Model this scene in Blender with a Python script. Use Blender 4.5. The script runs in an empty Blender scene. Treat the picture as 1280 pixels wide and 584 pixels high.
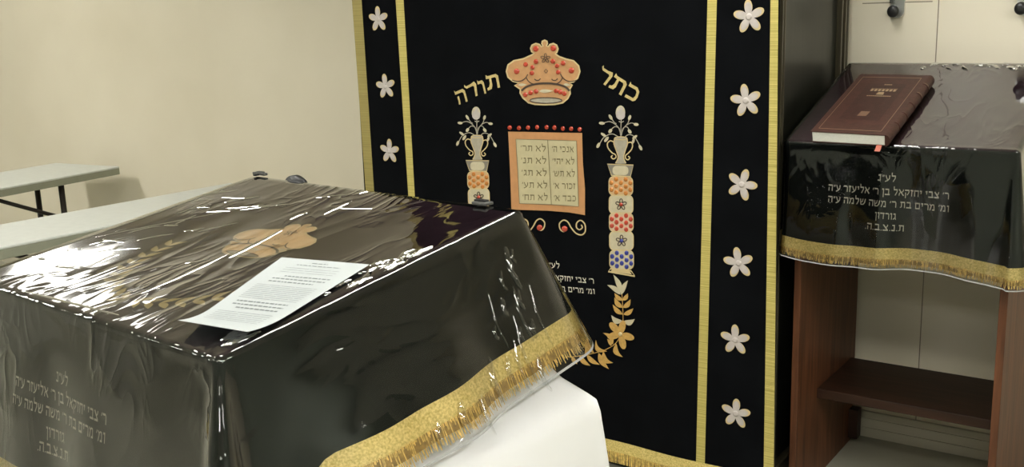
import bpy, bmesh, math, random
from mathutils import Vector, Matrix
random.seed(7)
C = bpy.context.scene.collection
PI = math.pi

# ------------------------------------------------------------------ camera
H = 1.455
F, YAW, PITCH, ROLL = 1300.0, .6135, .2113, -.0305
cy, sy = math.cos(YAW), math.sin(YAW)
cam_w = Vector((-sy*math.cos(PITCH), cy*math.cos(PITCH), -math.sin(PITCH)))
r0 = Vector((cy, sy, 0)); u0 = r0.cross(cam_w)
cam_r = r0*math.cos(ROLL) + u0*math.sin(ROLL)
cam_u = -r0*math.sin(ROLL) + u0*math.cos(ROLL)
EYE = Vector((0, 0, H))
cd = bpy.data.cameras.new('camera'); cam = bpy.data.objects.new('camera', cd); C.objects.link(cam)
cd.sensor_width = 36.0; cd.sensor_fit = 'HORIZONTAL'; cd.lens = F/1280*36.0; cd.clip_start = .02
m = Matrix((cam_r, cam_u, -cam_w)).transposed().to_4x4(); m.translation = EYE
cam.matrix_world = m
bpy.context.scene.camera = cam

def ray(x, y): return cam_w*F + cam_r*(x-640) - cam_u*(y-292)
def on_plane(x, y, P, n):                 # measured photo point -> point of a plane in the room
    d = ray(x, y); return EYE + d*((P-EYE).dot(n)/d.dot(n))

# ------------------------------------------------------------------ materials
def mat(name, col, rough=.6, metal=0., var=0., scale=40., bump=0., bscale=200., coat=0., sheen=0., spec=.5, emit=0.):
    mt = bpy.data.materials.new(name); mt.use_nodes = True
    nt = mt.node_tree; b = nt.nodes['Principled BSDF']
    b.inputs['Base Color'].default_value = (*col, 1); b.inputs['Roughness'].default_value = rough
    b.inputs['Metallic'].default_value = metal; b.inputs['Coat Weight'].default_value = coat
    b.inputs['Coat Roughness'].default_value = .15
    b.inputs['Sheen Weight'].default_value = sheen; b.inputs['Specular IOR Level'].default_value = spec
    if emit:
        b.inputs['Emission Color'].default_value = (*col, 1); b.inputs['Emission Strength'].default_value = emit
    tc = nt.nodes.new('ShaderNodeTexCoord')
    if var:
        nz = nt.nodes.new('ShaderNodeTexNoise'); nz.inputs['Scale'].default_value = scale; nz.inputs['Detail'].default_value = 4
        nt.links.new(tc.outputs['Object'], nz.inputs['Vector'])
        rp = nt.nodes.new('ShaderNodeValToRGB')
        rp.color_ramp.elements[0].position = .3; rp.color_ramp.elements[1].position = .7
        rp.color_ramp.elements[0].color = (*[max(0, c*(1-var)) for c in col], 1)
        rp.color_ramp.elements[1].color = (*[min(1, c*(1+var)) for c in col], 1)
        nt.links.new(nz.outputs['Fac'], rp.inputs['Fac']); nt.links.new(rp.outputs['Color'], b.inputs['Base Color'])
    if bump:
        n2 = nt.nodes.new('ShaderNodeTexNoise'); n2.inputs['Scale'].default_value = bscale
        nt.links.new(tc.outputs['Object'], n2.inputs['Vector'])
        bp = nt.nodes.new('ShaderNodeBump'); bp.inputs['Strength'].default_value = bump; bp.inputs['Distance'].default_value = .002
        nt.links.new(n2.outputs['Fac'], bp.inputs['Height']); nt.links.new(bp.outputs['Normal'], b.inputs['Normal'])
    return mt

def wood(name, dark, light, rough=.35, stretch=(18, 18, 1.2), coat=.3):
    mt = mat(name, dark, rough, coat=coat, spec=.3); nt = mt.node_tree; b = nt.nodes['Principled BSDF']
    tc = nt.nodes.new('ShaderNodeTexCoord'); mp = nt.nodes.new('ShaderNodeMapping'); mp.inputs['Scale'].default_value = stretch
    nz = nt.nodes.new('ShaderNodeTexNoise'); nz.inputs['Scale'].default_value = 2.5; nz.inputs['Detail'].default_value = 6; nz.inputs['Distortion'].default_value = 1.2
    rp = nt.nodes.new('ShaderNodeValToRGB'); rp.color_ramp.elements[0].position = .3; rp.color_ramp.elements[1].position = .75
    rp.color_ramp.elements[0].color = (*dark, 1); rp.color_ramp.elements[1].color = (*light, 1)
    nt.links.new(tc.outputs['Object'], mp.inputs['Vector']); nt.links.new(mp.outputs['Vector'], nz.inputs['Vector'])
    nt.links.new(nz.outputs['Fac'], rp.inputs['Fac']); nt.links.new(rp.outputs['Color'], b.inputs['Base Color'])
    return mt

def gold_braid(name, base, hi, sc=(1, 1, 260)):
    mt = mat(name, base, .5, .25); nt = mt.node_tree; b = nt.nodes['Principled BSDF']
    tc = nt.nodes.new('ShaderNodeTexCoord'); mp = nt.nodes.new('ShaderNodeMapping'); mp.inputs['Scale'].default_value = sc
    nz = nt.nodes.new('ShaderNodeTexNoise'); nz.inputs['Scale'].default_value = 1.6; nz.inputs['Detail'].default_value = 3
    rp = nt.nodes.new('ShaderNodeValToRGB'); rp.color_ramp.elements[0].position = .35; rp.color_ramp.elements[1].position = .65
    rp.color_ramp.elements[0].color = (*base, 1); rp.color_ramp.elements[1].color = (*hi, 1)
    bp = nt.nodes.new('ShaderNodeBump'); bp.inputs['Strength'].default_value = .5; bp.inputs['Distance'].default_value = .002
    nt.links.new(tc.outputs['Object'], mp.inputs['Vector']); nt.links.new(mp.outputs['Vector'], nz.inputs['Vector'])
    nt.links.new(nz.outputs['Fac'], rp.inputs['Fac']); nt.links.new(rp.outputs['Color'], b.inputs['Base Color'])
    nt.links.new(nz.outputs['Fac'], bp.inputs['Height']); nt.links.new(bp.outputs['Normal'], b.inputs['Normal'])
    return mt

def plastic(name, gain=1.7, big=.5, fine=.25, ang=.5, hazy=.0):
    mt = bpy.data.materials.new(name); mt.use_nodes = True; nt = mt.node_tree
    for n in list(nt.nodes): nt.nodes.remove(n)
    N = nt.nodes.new; L = nt.links.new
    out = N('ShaderNodeOutputMaterial'); mix = N('ShaderNodeMixShader'); tr = N('ShaderNodeBsdfTransparent'); gl = N('ShaderNodeBsdfGlossy')
    tr.inputs['Color'].default_value = (.96, .96, .96, 1); gl.inputs['Roughness'].default_value = .045
    tc = N('ShaderNodeTexCoord')
    def ridge(scale, sc, rot, dist):
        mp = N('ShaderNodeMapping'); mp.inputs['Scale'].default_value = sc; mp.inputs['Rotation'].default_value = rot
        nz = N('ShaderNodeTexNoise'); nz.inputs['Scale'].default_value = scale; nz.inputs['Detail'].default_value = 2.0; nz.inputs['Distortion'].default_value = dist
        L(tc.outputs['Object'], mp.inputs['Vector']); L(mp.outputs['Vector'], nz.inputs['Vector'])
        a = N('ShaderNodeMath'); a.operation = 'SUBTRACT'; L(nz.outputs['Fac'], a.inputs[0]); a.inputs[1].default_value = .5
        b = N('ShaderNodeMath'); b.operation = 'ABSOLUTE'; L(a.outputs[0], b.inputs[0])
        c = N('ShaderNodeMath'); c.operation = 'MULTIPLY'; L(b.outputs[0], c.inputs[0]); c.inputs[1].default_value = -9.0
        e = N('ShaderNodeMath'); e.operation = 'EXPONENT'; L(c.outputs[0], e.inputs[0]); return e.outputs[0]
    r1 = ridge(3.2, (1.0, .28, 1), (0, 0, ang), .5)
    r2 = ridge(12.0, (1.0, .35, .6), (0, 0, ang+.4), .9)
    # where the film is loose it crinkles more
    mk = N('ShaderNodeTexNoise'); mk.inputs['Scale'].default_value = 3.0; L(tc.outputs['Object'], mk.inputs['Vector'])
    mr = N('ShaderNodeMapRange'); mr.inputs['From Min'].default_value = .42; mr.inputs['From Max'].default_value = .65; L(mk.outputs['Fac'], mr.inputs['Value'])
    mm = N('ShaderNodeMath'); mm.operation = 'MULTIPLY'; L(r2, mm.inputs[0]); L(mr.outputs['Result'], mm.inputs[1])
    b1 = N('ShaderNodeBump'); b1.inputs['Strength'].default_value = big; b1.inputs['Distance'].default_value = .006; L(r1, b1.inputs['Height'])
    b2 = N('ShaderNodeBump'); b2.inputs['Strength'].default_value = fine; b2.inputs['Distance'].default_value = .004; L(mm.outputs[0], b2.inputs['Height']); L(b1.outputs['Normal'], b2.inputs['Normal'])
    fr = N('ShaderNodeFresnel'); fr.inputs['IOR'].default_value = 1.48; L(b2.outputs['Normal'], fr.inputs['Normal'])
    g = N('ShaderNodeMath'); g.operation = 'MULTIPLY'; g.use_clamp = True; L(fr.outputs[0], g.inputs[0]); g.inputs[1].default_value = gain
    L(b2.outputs['Normal'], gl.inputs['Normal']); L(g.outputs[0], mix.inputs['Fac']); L(tr.outputs[0], mix.inputs[1]); L(gl.outputs[0], mix.inputs[2])
    L(mix.outputs[0], out.inputs['Surface'])
    return mt

M = {}
M['velvet'] = mat('black_velvet', (.0034, .0038, .0046), .95, var=.25, scale=9, sheen=.0, spec=.04)
M['velvet_lit'] = mat('lit_pile_velvet', (.026, .0125, .018), .95, var=.25, scale=14, sheen=.0, spec=.05)  # same cloth as the skirt; lit pile painted as lighter wine
M['velvet_skirt'] = mat('shaded_velvet_skirt', (.0085, .0096, .0086), .95, var=.25, scale=9, sheen=.0, spec=.05)  # same cloth as the top; flap shade and greenish reflection painted in
M['braid'] = gold_braid('gold_braid', (.38, .31, .07), (.66, .56, .18))
M['braid_h'] = gold_braid('gold_braid_band', (.54, .42, .11), (.84, .68, .27), (160, 160, 160))
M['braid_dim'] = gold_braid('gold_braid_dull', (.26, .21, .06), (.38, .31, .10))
M['fringe'] = mat('gold_fringe', (.72, .48, .13), .5, .1, var=.45, scale=120)
M['fringe_dark'] = mat('dark_gold_fringe_base', (.30, .185, .04), .6, .1, var=.4, scale=90)
M['tan'] = mat('tan_satin', (.48, .255, .105), .55, var=.08, scale=60)
M['tan_top'] = mat('pale_tan_satin', (.66, .45, .22), .55, var=.08, scale=60)
M['edge_gold'] = mat('pale_gold_thread', (.60, .47, .24), .45, .15)
M['orange'] = mat('orange_satin', (.49, .24, .095), .55, var=.06, scale=50)
M['peach'] = mat('peach_satin', (.58, .36, .17), .55, var=.06, scale=50)
M['rosy'] = mat('rosy_cream_satin', (.62, .42, .28), .55, var=.06, scale=50)
M['cream'] = mat('cream_satin', (.52, .46, .31), .5, var=.07, scale=60)
M['page'] = mat('cream_tablet_satin', (.48, .425, .25), .6, var=.05, scale=40)
M['petal'] = mat('white_satin_petal', (.48, .43, .40), .5, var=.06, scale=60)
M['silver'] = mat('silver_thread', (.42, .38, .30), .4, .3, var=.1, scale=90)
M['gold_thread'] = mat('gold_thread', (.60, .47, .20), .4, .25, var=.12, scale=120)
M['gold_leaf'] = mat('gold_leaf_thread', (.58, .35, .10), .42, .25, var=.15, scale=120)
M['red'] = mat('red_stone', (.42, .045, .02), .25, coat=.5)
M['amber'] = mat('amber_stone', (.46, .17, .03), .25, coat=.4)
M['blue'] = mat('blue_stone', (.02, .03, .22), .25, coat=.5)
M['dark_thread'] = mat('dark_brown_thread', (.05, .03, .018), .6)
M['ink_thread'] = mat('grey_gold_stitching', (.20, .17, .09), .55)
M['white_thread'] = mat('pale_grey_thread', (.60, .56, .46), .5)
M['plastic'] = plastic('clear_plastic_sheet', 2.0, .2, .5)
M['plastic2'] = plastic('clear_plastic_sheet_smooth', 1.8, .17, .35, .2)
M['film'] = plastic('clear_plastic_fold', 2.4, .15, .2)
M['hem'] = mat('clear_plastic_hem', (.36, .36, .35), .25, spec=.8)
M['linen'] = mat('white_table_linen', (.86, .86, .87), .8, var=.02, scale=5, bump=.15, bscale=900)
M['paper'] = mat('printed_white_paper', (.44, .475, .475), .7)
M['ink'] = mat('grey_print', (.22, .24, .24), .8)
M['black'] = mat('black_plastic', (.012, .012, .012), .4)
M['dgrey'] = mat('dark_grey_plastic', (.07, .07, .065), .45)
M['chrome'] = mat('chrome', (.8, .8, .78), .3, 1.)
M['table_top'] = mat('pale_grey_plastic_tabletop', (.60, .62, .58), .45, var=.03, scale=30)
M['table_edge'] = mat('shaded_plastic_edge', (.27, .28, .21), .5, var=.04, scale=30)  # shade on the table edge painted in as darker grey-green
M['leg'] = mat('dark_brown_metal', (.022, .018, .014), .45, .3)
M['ark'] = wood('dark_glossy_wood', (.010, .011, .008), (.020, .021, .015), .3, (14, 14, .9), .12)
M['ark_mould'] = wood('olive_dark_wood', (.035, .030, .018), (.085, .072, .042), .35, (14, 14, .9), .3)
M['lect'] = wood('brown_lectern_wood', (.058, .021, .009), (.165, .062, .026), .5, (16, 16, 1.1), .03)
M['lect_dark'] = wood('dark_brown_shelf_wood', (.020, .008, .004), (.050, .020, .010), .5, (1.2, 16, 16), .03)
M['leather'] = mat('maroon_leather', (.046, .0175, .0125), .5, spec=.25, var=.2, scale=60, bump=.25, bscale=500, coat=.0)
M['leather_in'] = mat('dark_maroon_leather_panel', (.034, .0125, .009), .5, spec=.25, var=.2, scale=60, bump=.25, bscale=500, coat=.0)
M['pages'] = mat('book_pages', (.66, .66, .60), .8, var=.08, scale=400)
M['gilt'] = mat('gilt_stamping', (.36, .26, .15), .4, .4)
M['ribbon'] = mat('red_ribbon', (.40, .10, .06), .6)
M['lamp'] = mat('fluorescent_diffuser', (1.0, .985, .94), .6, emit=1.)
M['lampframe'] = mat('white_metal_trim', (.7, .7, .68), .5)

# ------------------------------------------------------------------ mesh helpers
class MB:
    def __init__(s): s.v = []; s.f = []; s.sm = []
    def add(s, vs, fs, smooth=False):
        k = len(s.v); s.v += [Vector(v) for v in vs]; s.f += [tuple(i+k for i in f) for f in fs]; s.sm += [smooth]*len(fs)
    def box(s, a, b):
        (x0, y0, z0), (x1, y1, z1) = a, b
        s.add([(x0,y0,z0),(x1,y0,z0),(x1,y1,z0),(x0,y1,z0),(x0,y0,z1),(x1,y0,z1),(x1,y1,z1),(x0,y1,z1)],
              [(0,3,2,1),(4,5,6,7),(0,1,5,4),(1,2,6,5),(2,3,7,6),(3,0,4,7)])
    def obox(s, o, ex, ey, ez):           # oriented box from corner and three edge vectors
        p = [o, o+ex, o+ex+ey, o+ey]; p += [q+ez for q in p]
        s.add(p, [(0,3,2,1),(4,5,6,7),(0,1,5,4),(1,2,6,5),(2,3,7,6),(3,0,4,7)])
    def tube(s, pts, r, n=10, cap=True):
        pts = [Vector(p) for p in pts]; rings = []
        for i, p in enumerate(pts):
            d = (pts[min(i+1, len(pts)-1)] - pts[max(i-1, 0)]).normalized()
            a = d.cross(Vector((0, 0, 1)) if abs(d.z) < .9 else Vector((1, 0, 0))).normalized(); b = d.cross(a)
            rr = r[i] if isinstance(r, (list, tuple)) else r
            rings.append([p + (a*math.cos(2*PI*k/n) + b*math.sin(2*PI*k/n))*rr for k in range(n)])
        s.rings(rings, True, cap)
    def rings(s, rings, closed=True, cap=False, smooth=True):
        n = len(rings[0]); vs = [v for r in rings for v in r]; fs = []
        for i in range(len(rings)-1):
            for k in range(n if closed else n-1):
                k2 = (k+1) % n
                fs.append((i*n+k, i*n+k2, (i+1)*n+k2, (i+1)*n+k))
        if cap: fs += [tuple(range(n))[::-1], tuple(range((len(rings)-1)*n, len(rings)*n))]
        s.add(vs, fs, smooth)
    def build(s, name, material, parent=None, base=None, bevel=0., merge=False, recalc=False):
        base = Vector(base) if base is not None else (parent_base(parent) if parent else Vector((0,0,0)))
        me = bpy.data.meshes.new(name); me.from_pydata([v-base for v in s.v], [], s.f); me.update()
        for p, q in zip(me.polygons, s.sm): p.use_smooth = q
        if merge or recalc:
            bm = bmesh.new(); bm.from_mesh(me)
            if merge: bmesh.ops.remove_doubles(bm, verts=bm.verts, dist=1e-5)
            if recalc: bmesh.ops.recalc_face_normals(bm, faces=bm.faces)
            bm.to_mesh(me); bm.free()
        me.materials.append(material)
        o = bpy.data.objects.new(name, me); C.objects.link(o)
        if parent: o.parent = parent; o['_b'] = 0
        else: o.location = base
        BASE[o.name] = base
        if bevel:
            md = o.modifiers.new('bevel', 'BEVEL'); md.width = bevel; md.segments = 2; md.limit_method = 'ANGLE'
        if '_b' in o: del o['_b']
        return o
BASE = {}
def parent_base(p): return BASE[p.name]
def tag(o, label, cat, group=None):
    o['label'] = label; o['category'] = cat
    if group: o['group'] = group
    return o
def thing(name, loc, label, cat, group=None):
    o = bpy.data.objects.new(name, None); C.objects.link(o); o.location = loc; o.empty_display_size = .1
    BASE[o.name] = Vector(loc); return tag(o, label, cat, group)
def struct(name, mb, mt, **k):
    o = mb.build(name, mt, **k); o['kind'] = 'structure'; return o

# 2-D drawing, mapped on a surface by fn((u, v), lift)
def poly2(mb, pts, fn, lift):
    mb.add([fn(p, lift) for p in pts], [tuple(range(len(pts)))])
def ribbon2(mb, pts, w, fn, lift, closed=False):
    P = [Vector(p) for p in pts]; n = len(P); vs = []
    for i in range(n):
        a = P[(i-1) % n] if (closed or i) else P[0]; b = P[(i+1) % n] if (closed or i < n-1) else P[-1]
        d = (b-a); d = d.normalized() if d.length else Vector((1, 0)); q = Vector((-d.y, d.x))*(w[i] if isinstance(w, list) else w)/2
        vs += [fn(P[i]+q, lift), fn(P[i]-q, lift)]
    m2 = n if closed else n-1
    mb.add(vs, [(2*i, 2*i+1, 2*((i+1) % n)+1, 2*((i+1) % n)) for i in range(m2)])
def ell(c, a, b, ang=0., n=20):
    ca, sa = math.cos(ang), math.sin(ang)
    return [(c[0]+a*math.cos(t)*ca-b*math.sin(t)*sa, c[1]+a*math.cos(t)*sa+b*math.sin(t)*ca) for t in [2*PI*i/n for i in range(n)]]
def leaf2(a, b, w, bend=0., n=8):
    a, b = Vector(a), Vector(b); d = b-a; q = Vector((-d.y, d.x)); up = []; dn = []
    for i in range(n+1):
        t = i/n; c = a + d*t + q*bend*math.sin(PI*t); h = w*math.sin(PI*t**.8)*.5
        qq = q.normalized()*h; up.append(tuple(c+qq)); dn.append(tuple(c-qq))
    return up + dn[1:-1][::-1]
def spline(pts, n=6):
    P = [Vector(p) for p in pts]; out = []
    for i in range(len(P)-1):
        a, b, c, d = P[max(i-1, 0)], P[i], P[i+1], P[min(i+2, len(P)-1)]
        for k in range(n):
            t = k/n; out.append(tuple(.5*((2*b)+(c-a)*t+(2*a-5*b+4*c-d)*t*t+(3*b-a-3*c+d)*t**3)))
    return out + [tuple(P[-1])]
def rrect(c, w, h, r, n=5):
    o = []
    for sx, sy_, a0 in ((1,1,0),(-1,1,PI/2),(-1,-1,PI),(1,-1,1.5*PI)):
        for i in range(n+1):
            a = a0+PI/2*i/n; o.append((c[0]+sx*(w/2-r)+r*math.cos(a), c[1]+sy_*(h/2-r)+r*math.sin(a)))
    return o
def gem2(mb, c, r, fn, lift, h=.003, ry=None):
    ry = ry or r; rings = []
    for f, z in ((1, 0), (.85, .6), (.5, .95)): rings.append([fn((c[0]+r*f*math.cos(t), c[1]+ry*f*math.sin(t)), lift+h*z) for t in [2*PI*i/10 for i in range(10)]])
    mb.rings(rings, True, False); mb.add(rings[-1], [tuple(range(10))], True)

# lettering: a pen-drawn Hebrew alphabet (heavy horizontals, light verticals): letter -> (width, strokes)
T_, t_ = .20, .125
ABC = {
 'א': (.80, [([(.02,1),(.76,.0)],.17), ([(.70,1.0),(.70,.78),(.46,.52)],t_), ([(.06,.0),(.10,.34),(.32,.62)],t_)]),
 'ב': (.78, [([(.04,.9),(.62,.9)],T_), ([(.59,.9),(.59,.1)],t_), ([(.0,.09),(.78,.09)],T_)]),
 'ג': (.52, [([(.08,.9),(.44,.9)],T_), ([(.38,.9),(.40,.28),(.50,.0)],t_), ([(.40,.34),(.04,.03)],.15)]),
 'ד': (.76, [([(.0,.9),(.76,.9)],T_), ([(.58,.9),(.58,.0)],t_)]),
 'ה': (.74, [([(.0,.9),(.72,.9)],T_), ([(.66,.9),(.66,.0)],t_), ([(.12,.56),(.10,.0)],t_)]),
 'ו': (.34, [([(.02,.9),(.33,.9)],T_), ([(.26,.94),(.26,.0)],t_)]),
 'ז': (.42, [([(.0,.93),(.42,.87)],T_), ([(.22,.9),(.20,.0)],t_)]),
 'ח': (.76, [([(.0,.9),(.74,.9)],T_), ([(.66,.9),(.66,.0)],t_), ([(.10,.9),(.10,.0)],t_)]),
 'י': (.34, [([(.02,.9),(.32,.9)],T_), ([(.25,.93),(.20,.48)],t_)]),
 'כ': (.70, [([(.04,.9),(.50,.9)],T_), ([(.47,.94),(.62,.74),(.63,.28),(.47,.06)],t_), ([(.50,.09),(.02,.09)],T_)]),
 'ל': (.68, [([(.08,1.42),(.10,.88)],t_), ([(.04,.9),(.62,.9)],T_), ([(.58,.92),(.56,.58),(.28,.0)],t_)]),
 'מ': (.82, [([(.02,.98),(.26,.66),(.06,.0)],t_), ([(.22,.74),(.42,.91),(.66,.88)],.16), ([(.66,.92),(.72,.06)],t_), ([(.42,.09),(.78,.09)],T_)]),
 'ם': (.80, [([(.0,.9),(.76,.9)],T_), ([(.70,.9),(.70,.06)],t_), ([(.12,.9),(.12,.06)],t_), ([(.06,.09),(.76,.09)],T_)]),
 'נ': (.50, [([(.10,.9),(.44,.9)],T_), ([(.38,.9),(.38,.06)],t_), ([(.0,.09),(.45,.09)],T_)]),
 'ן': (.34, [([(.02,.9),(.33,.9)],T_), ([(.26,.94),(.25,-.36)],t_)]),
 'ע': (.72, [([(.06,.98),(.14,.72),(.34,.24)],t_), ([(.64,.98),(.60,.46),(.36,.14),(.0,-.04)],.14)]),
 'צ': (.76, [([(.04,.98),(.64,.14)],.17), ([(.66,.98),(.60,.66),(.38,.50)],t_), ([(.0,.09),(.72,.09)],T_)]),
 'ק': (.74, [([(.0,.9),(.70,.9)],T_), ([(.66,.92),(.62,.52),(.36,.14)],t_), ([(.12,.54),(.12,-.36)],t_)]),
 'ר': (.68, [([(.0,.9),(.54,.9)],T_), ([(.48,.93),(.61,.76),(.61,.0)],t_)]),
 'ש': (.94, [([(.06,.98),(.14,.06)],t_), ([(.46,.98),(.42,.58),(.12,.38)],t_), ([(.86,.98),(.78,.42),(.54,.09),(.10,.09)],.15)]),
 'ת': (.80, [([(.04,.9),(.74,.9)],T_), ([(.68,.9),(.68,.0)],t_), ([(.22,.9),(.21,.14),(.0,.07)],t_)]),
 "'": (.14, [([(.12,1.0),(.04,.68)],.10)]), '״': (.30, [([(.10,1.0),(.04,.68)],.09), ([(.28,1.0),(.22,.68)],.09)]),
 '.': (.14, [([(.07,.14),(.07,.0)],.13)]), ' ': (.26, [])}
_tc = {}
def text2d(s):
    if s not in _tc:
        mb = MB(); x = 0.
        for ch in s[::-1]:
            w_, st = ABC[ch]
            for pts, wd in st: ribbon2(mb, [(x+p[0], p[1]) for p in pts], wd, lambda p, l: Vector((p[0], p[1], 0)), 0)
            x += w_ + .15
        vs = [tuple(v[:2]) for v in mb.v]
        _tc[s] = (vs, mb.f, min(v[0] for v in vs), max(v[0] for v in vs))
    return _tc[s]
def text_on(mb, s, fn, lift):                # fn takes (u, v): u 0..1 left to right, v in units of cap height from base line
    vs, fs, x0, x1 = text2d(s)
    mb.add([fn(((v[0]-x0)/(x1-x0), v[1]), lift) for v in vs], fs)
def text_line(mb, s, a, b, h, fn, lift, up=None):   # between 2-D points a (left) and b (right), cap height h
    a, b = Vector(a), Vector(b); d = b-a; q = Vector((-d.y, d.x)).normalized() if up is None else Vector(up)
    text_on(mb, s, lambda p, l: fn(a + d*p[0] + q*h*p[1], l), lift)
INSCR = ['\u05dc\u05e2\u05f4\u05e0', "\u05e8' \u05e6\u05d1\u05d9 \u05d9\u05d7\u05d6\u05e7\u05d0\u05dc \u05d1\u05df \u05e8' \u05d0\u05dc\u05d9\u05e2\u05d6\u05e8 \u05e2\u05f4\u05d4",
         "\u05d5\u05de' \u05de\u05e8\u05d9\u05dd \u05d1\u05ea \u05e8' \u05de\u05e9\u05d4 \u05e9\u05dc\u05de\u05d4 \u05e2\u05f4\u05d4", '\u05d2\u05d5\u05e8\u05d3\u05d5\u05df', '\u05ea.\u05e0.\u05e6.\u05d1.\u05d4.']

# ------------------------------------------------------------------ room
YW = 3.40; XL, XR, YF, ZC = -7.2, 3.6, -3.6, 2.6
def wall_panel_mat():
    mt = mat('cream_wall_panel', (.66, .60, .46), .38, spec=.4); nt = mt.node_tree; b = nt.nodes['Principled BSDF']
    N = nt.nodes.new; L = nt.links.new
    tc = N('ShaderNodeTexCoord'); sp = N('ShaderNodeSeparateXYZ'); L(tc.outputs['Object'], sp.inputs[0])
    def line(sock, pos, w):
        a = N('ShaderNodeMath'); a.operation = 'SUBTRACT'; L(sock, a.inputs[0]); a.inputs[1].default_value = pos
        c = N('ShaderNodeMath'); c.operation = 'ABSOLUTE'; L(a.outputs[0], c.inputs[0])
        e = N('ShaderNodeMath'); e.operation = 'LESS_THAN'; L(c.outputs[0], e.inputs[0]); e.inputs[1].default_value = w; return e.outputs[0]
    def comb(op, a, c):
        e = N('ShaderNodeMath'); e.operation = op; L(a, e.inputs[0]); L(c, e.inputs[1]); return e.outputs[0]
    s1 = line(sp.outputs['X'], -.782, .0016)
    right = N('ShaderNodeMath'); right.operation = 'GREATER_THAN'; L(sp.outputs['X'], right.inputs[0]); right.inputs[1].default_value = -1.012
    stop = N('ShaderNodeMath'); stop.operation = 'LESS_THAN'; L(sp.outputs['X'], stop.inputs[0]); stop.inputs[1].default_value = -.80
    j = comb('MULTIPLY', comb('MULTIPLY', line(sp.outputs['Z'], 1.4435, .0016), right.outputs[0]), stop.outputs[0])
    seam = comb('MAXIMUM', s1, j)
    nz = N('ShaderNodeTexNoise'); nz.inputs['Scale'].default_value = 1.6; nz.inputs['Detail'].default_value = 3; L(tc.outputs['Object'], nz.inputs['Vector'])
    rp = N('ShaderNodeValToRGB'); rp.color_ramp.elements[0].color = (.70, .64, .50, 1); rp.color_ramp.elements[1].color = (.77, .71, .57, 1)
    rp.color_ramp.elements[0].position = .3; rp.color_ramp.elements[1].position = .7; L(nz.outputs['Fac'], rp.inputs['Fac'])
    mx = N('ShaderNodeMix'); mx.data_type = 'RGBA'; L(seam, mx.inputs['Factor']); L(rp.outputs['Color'], mx.inputs['A']); mx.inputs['B'].default_value = (.22, .19, .13, 1)
    L(mx.outputs['Result'], b.inputs['Base Color'])
    return mt
M['wall'] = wall_panel_mat()
M['wall_plain'] = mat('cream_wall_paint', (.55, .54, .46), .7, var=.05, scale=1.5)
M['ceil'] = mat('white_ceiling', (.72, .70, .63), .9, var=.03, scale=6)
M['floor'] = mat('beige_floor_tile', (.36, .35, .27), .4, var=.1, scale=3)
M['trim'] = mat('cream_baseboard', (.58, .54, .43), .5)
def wallbox(name, a, b, mt):
    q = MB(); q.box(a, b); return struct(name, q, mt)
wallbox('floor', (XL, YF, -.1), (XR, YW, 0), M['floor'])
wallbox('ceiling', (XL, YF, ZC), (XR, YW, ZC+.1), M['ceil'])
wallbox('wall_back', (XL-.1, YW, -.1), (XR+.1, YW+.1, ZC+.1), M['wall'])
wallbox('wall_left', (XL-.1, YF, -.1), (XL, YW, ZC+.1), M['wall_plain'])
wallbox('wall_right', (XR, YF, -.1), (XR+.1, YW, ZC+.1), mat('pale_green_wall_paint', (.47, .52, .43), .7, var=.05, scale=1.5))
wallbox('wall_front', (XL-.1, YF-.1, -.1), (XR+.1, YF, ZC+.1), mat('grey_green_wall_paint', (.46, .50, .43), .7, var=.05, scale=1.5))
q = MB(); q.box((XL, YW-.012, 0), (XR, YW, .09)); q.box((XL, YW-.018, .02), (XR, YW-.012, .035)); q.box((XL, YW-.018, .055), (XR, YW-.012, .068))
struct('baseboard_back', q, M['trim'])

# ------------------------------------------------------------------ ceiling lights
LIGHTS = [(-5.5, 2.95, 6, 0), (-5.3, .7, 50, 1), (-2.7, .8, 26, 0), (-1.1, 2.15, 30, 1), (1.1, 1.0, 42, 1), (.2, .0, 24, 0), (-5.2, -1.6, 34, 1), (-2.4, -1.6, 30, 0), (.6, -1.7, 26, 0), (2.9, .4, 17, 1)]  # fixtures over the camera and at far right are added fill
for i, (x, y, e, rz) in enumerate(LIGHTS):
    t = thing('ceiling_light', (x, y, ZC), 'unseen long white fluorescent light fixed flat on the ceiling', 'ceiling light', 'ceiling lights above the frame')
    q = MB(); L_, W_ = (.15, .62) if rz else (.62, .15)
    for a, b in (((-L_-.02, -W_-.02), (L_+.02, -W_)), ((-L_-.02, W_), (L_+.02, W_+.02)), ((-L_-.02, -W_), (-L_, W_)), ((L_, -W_), (L_+.02, W_))):
        q.box((x+a[0], y+a[1], ZC-.05), (x+b[0], y+b[1], ZC))
    q.build('light_frame', M['lampframe'], t)
    q = MB(); q.box((x-L_, y-W_, ZC-.045), (x+L_, y+W_, ZC-.002))
    lm_ = M['lamp'].copy(); lm_.node_tree.nodes['Principled BSDF'].inputs['Emission Strength'].default_value = e
    q.build('diffuser', lm_, t)

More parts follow.
